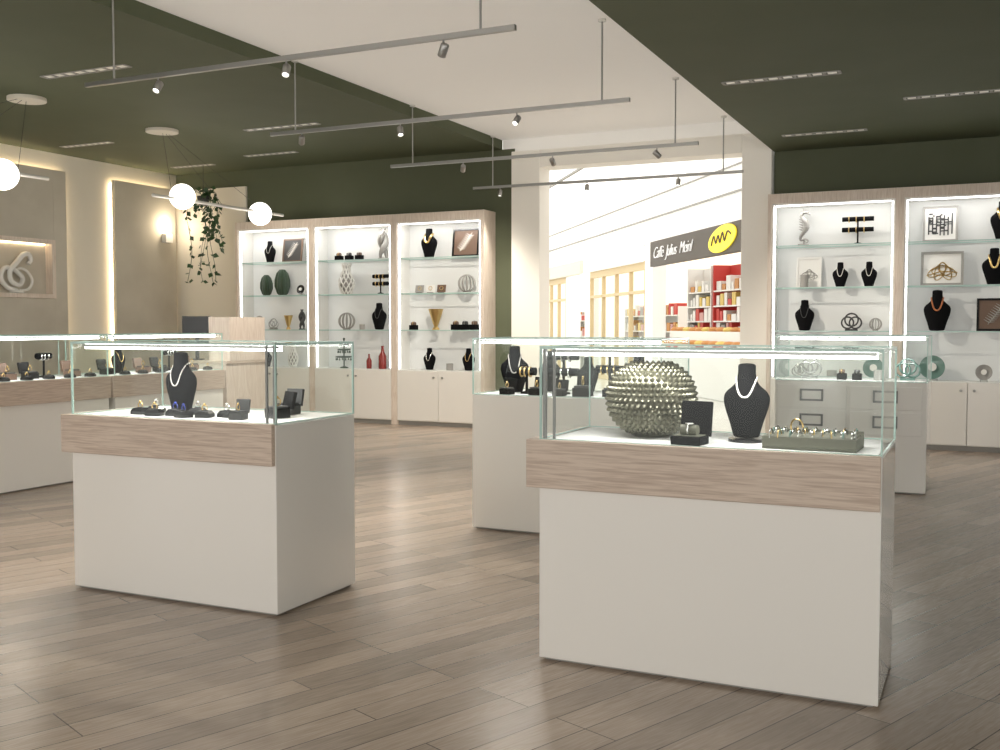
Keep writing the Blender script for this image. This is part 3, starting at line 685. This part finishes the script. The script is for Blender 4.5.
mst('wall_mall_end',(-34,-33.8,-16,3,0,4.6),MWALL)
mst('wall_mall_opposite',(-34,-6,-9.2,-9,0,4.6),MWALL)
mst('trim_4',(-33,4,-.04,0,3.87,3.90),GREY)
mst('trim_5',(-33,4,-.04,0,4.36,4.38),GREY)
mst('trim_6',(-33,2,-2.36,-2.3,4.56,4.6),GREY)
for x in (-5.35,-10.9,-13.2,-17.5,-22,4.5): mst('wall_mall_pillar',(x-.28,x+.28,-.02,.3,0,3.34),MWALL)
def signboard(x0,x1,z0,z1,m,lab):
    return B().box(x0,x1,-.14,-.03,z0,z1).done('shop_sign',m,loc=P0,rz=PHI,label=lab,cat='sign',bevel=.01)
sg=signboard(-4.9,3,2.76,3.32,SIGND,'dark brown shop fascia sign with white script lettering')
def text(s,x,z,size,m,parent,shear=.45,offs=-.009,y=-.155):
    c=bpy.data.curves.new('lettering','FONT'); c.body=s; c.size=size; c.extrude=.008; c.shear=shear; c.align_x='LEFT'; c.offset=offs; c.space_character=.92
    o=bpy.data.objects.new('tmp',c); COL.objects.link(o)
    bpy.context.view_layer.update()
    me=bpy.data.meshes.new_from_object(o); bpy.data.objects.remove(o)
    me.materials.clear(); me.materials.append(m)
    o=bpy.data.objects.new('lettering',me); COL.objects.link(o)
    o.parent=parent; o.location=(x,y,z); o.rotation_euler=(rad(90),0,0)
text('Caffè  Julius  Meinl',-4.65,2.93,.36,WHTXT,sg)
# yellow emblem plate with dark script strokes
b=B()
oval=[(-.62+.66*math.cos(2*math.pi*i/28),3.05+.24*math.sin(2*math.pi*i/28)+.07*math.cos(2*math.pi*i/28)) for i in range(28)]
b.rings([[(x,-.17,z) for x,z in oval],[(x,-.145,z) for x,z in oval]])
em=b.done('emblem',YTXT,parent=sg)
b=B(); b.tube(catm([(-1.1,-.175,2.95),(-.98,-.175,3.12),(-.88,-.175,2.98),(-.76,-.175,3.12),(-.68,-.175,2.98),(-.55,-.175,3.16),(-.46,-.175,3.0),(-.32,-.175,3.16),(-.16,-.175,3.10)],4),.018,5)
b.done('script_stroke',SIGND,parent=em)
sg=signboard(-10.55,-5.7,2.92,3.3,MWALL,'pale cream shop fascia band'); sg=signboard(-16.9,-11.3,2.92,3.3,CREAM,'beige shop fascia band')
def shopwin(x0,x1,n,m,lab,mw=.04):
    e=thing('shop_window',lab,'shop window',MW((x0+x1)/2,0,0),PHI,'mall shop windows')
    w=(x1-x0)/2; b=B(); b.box(-w,w,-.02,.08,0,.12).box(-w,w,-.02,.08,2.75,2.95)
    for i in range(n+1): x=-w+2*w*i/n; b.box(x-mw,x+mw,-.02,.08,.12,2.75)
    b.box(-w,w,-.02,.08,2.2,2.27); b.done('frame',m,parent=e)
    b=B().quad([(-w,.1,.1),(w,.1,.1),(w,.1,2.75),(-w,.1,2.75)]); b.done('glass_pane',GLASS,parent=e)
shopwin(-10.6,-5.65,4,YEL,'yellow-framed shop window')
shopwin(-16.8,-13.5,3,YEL,'yellow-framed shop window further along')
cols=[REDS,mat('yellow_goods',(.75,.55,.15),.5),CER,mat('orange_goods',(.6,.27,.08),.5),CER,GREY,REDS,mat('pink_goods',(.65,.35,.33),.5),CER,mat('brown_goods',(.30,.18,.12),.5)]
def shelf(x0,x1,y,group,lv=(.9,1.35,1.8,2.25),fm=CER,pal=None,top=2.72):
    e=thing('goods_shelf','shop shelf stacked with coloured goods','shelf',MW((x0+x1)/2,y,0),PHI,'shop shelves in the mall')
    w=(x1-x0)/2; b=B().box(-w,-w+.04,0,.4,0,top).box(w-.04,w,0,.4,0,top).box(-w+.04,w-.04,.38,.4,0,top); b.done('frame',fm,parent=e)
    for z in (.45,)+tuple(lv): B().box(-w+.04,w-.04,0,.38,z-.03,z).done('board',CER,parent=e)
    for z in lv:
        x=x0+.08
        while x<x1-.26:
            ww=R.uniform(.10,.24); hh=R.uniform(.12,.30)
            B().box(-ww/2,ww/2,-.13,.13,0,hh).box(-ww/2+.01,ww/2-.01,-.132,.132,hh*.3,hh*.32).done('goods_box',R.choice(pal or cols),loc=MW(x+ww/2,y+.18,z+.001),rz=PHI,bevel=.01,label='coloured packaged goods box on a shop shelf',cat='box',group=group)
            x+=ww+.05
g1='packaged goods in the cafe shop'
LV=(.9,1.22,1.54,1.86,2.18)
shelf(-4.9,-3.45,.75,g1,LV); shelf(-3.35,-1.5,.75,g1,LV,fm=REDS); shelf(-1.4,.6,.75,g1,LV,fm=REDS)
shelf(-10.3,-8.1,.9,'goods in the yellow-framed shop',(.9,1.3,1.7),top=1.9); shelf(-8.0,-5.9,.9,'goods in the yellow-framed shop',(.9,1.3,1.7),top=1.9)
shelf(-16.5,-13.8,.9,'goods in the far shop',(1.1,1.6),top=1.9)
e=thing('cafe_counter','cafe counter with rows of pastry trays','counter',MW(-3.0,.2,0),PHI)
boxp('body',e,(-1.8,3.6,-.2,.3,0,1.05),CER,.01); boxp('upper_ledge',e,(-1.8,3.6,.1,.3,1.05,1.32),CER,.01)
for r_,(yy,zz) in enumerate(((.1,1.051),(.4,1.321))):
    for i in range(13):
        B().lathe([(0,0),(.11,0),(.12,.04),(.08,.08),(0,.09)],14).done('pastry',cols[3] if (i+r_)%3 else cols[1],loc=MW(-4.65+i*.38,yy,zz),smooth=True,label='round baked pastry on the cafe counter',cat='pastry',group='pastries on the cafe counter')
# ---------------------------------------------------------------- light, world, camera
w=bpy.data.worlds.new('world'); S.world=w; w.use_nodes=True
bg=w.node_tree.nodes['Background']; bg.inputs[0].default_value=(1,.96,.905,1); bg.inputs[1].default_value=1.85
cam=bpy.data.cameras.new('camera'); cam.lens=37.15; cam.sensor_width=36; cam.clip_end=200
co=bpy.data.objects.new('camera',cam); COL.objects.link(co); co.location=(0,0,1.45)
co.rotation_euler=(rad(90-2.77),0,rad(25.2)); S.camera=co
S.view_settings.view_transform='Standard'
S.view_settings.exposure=0.08
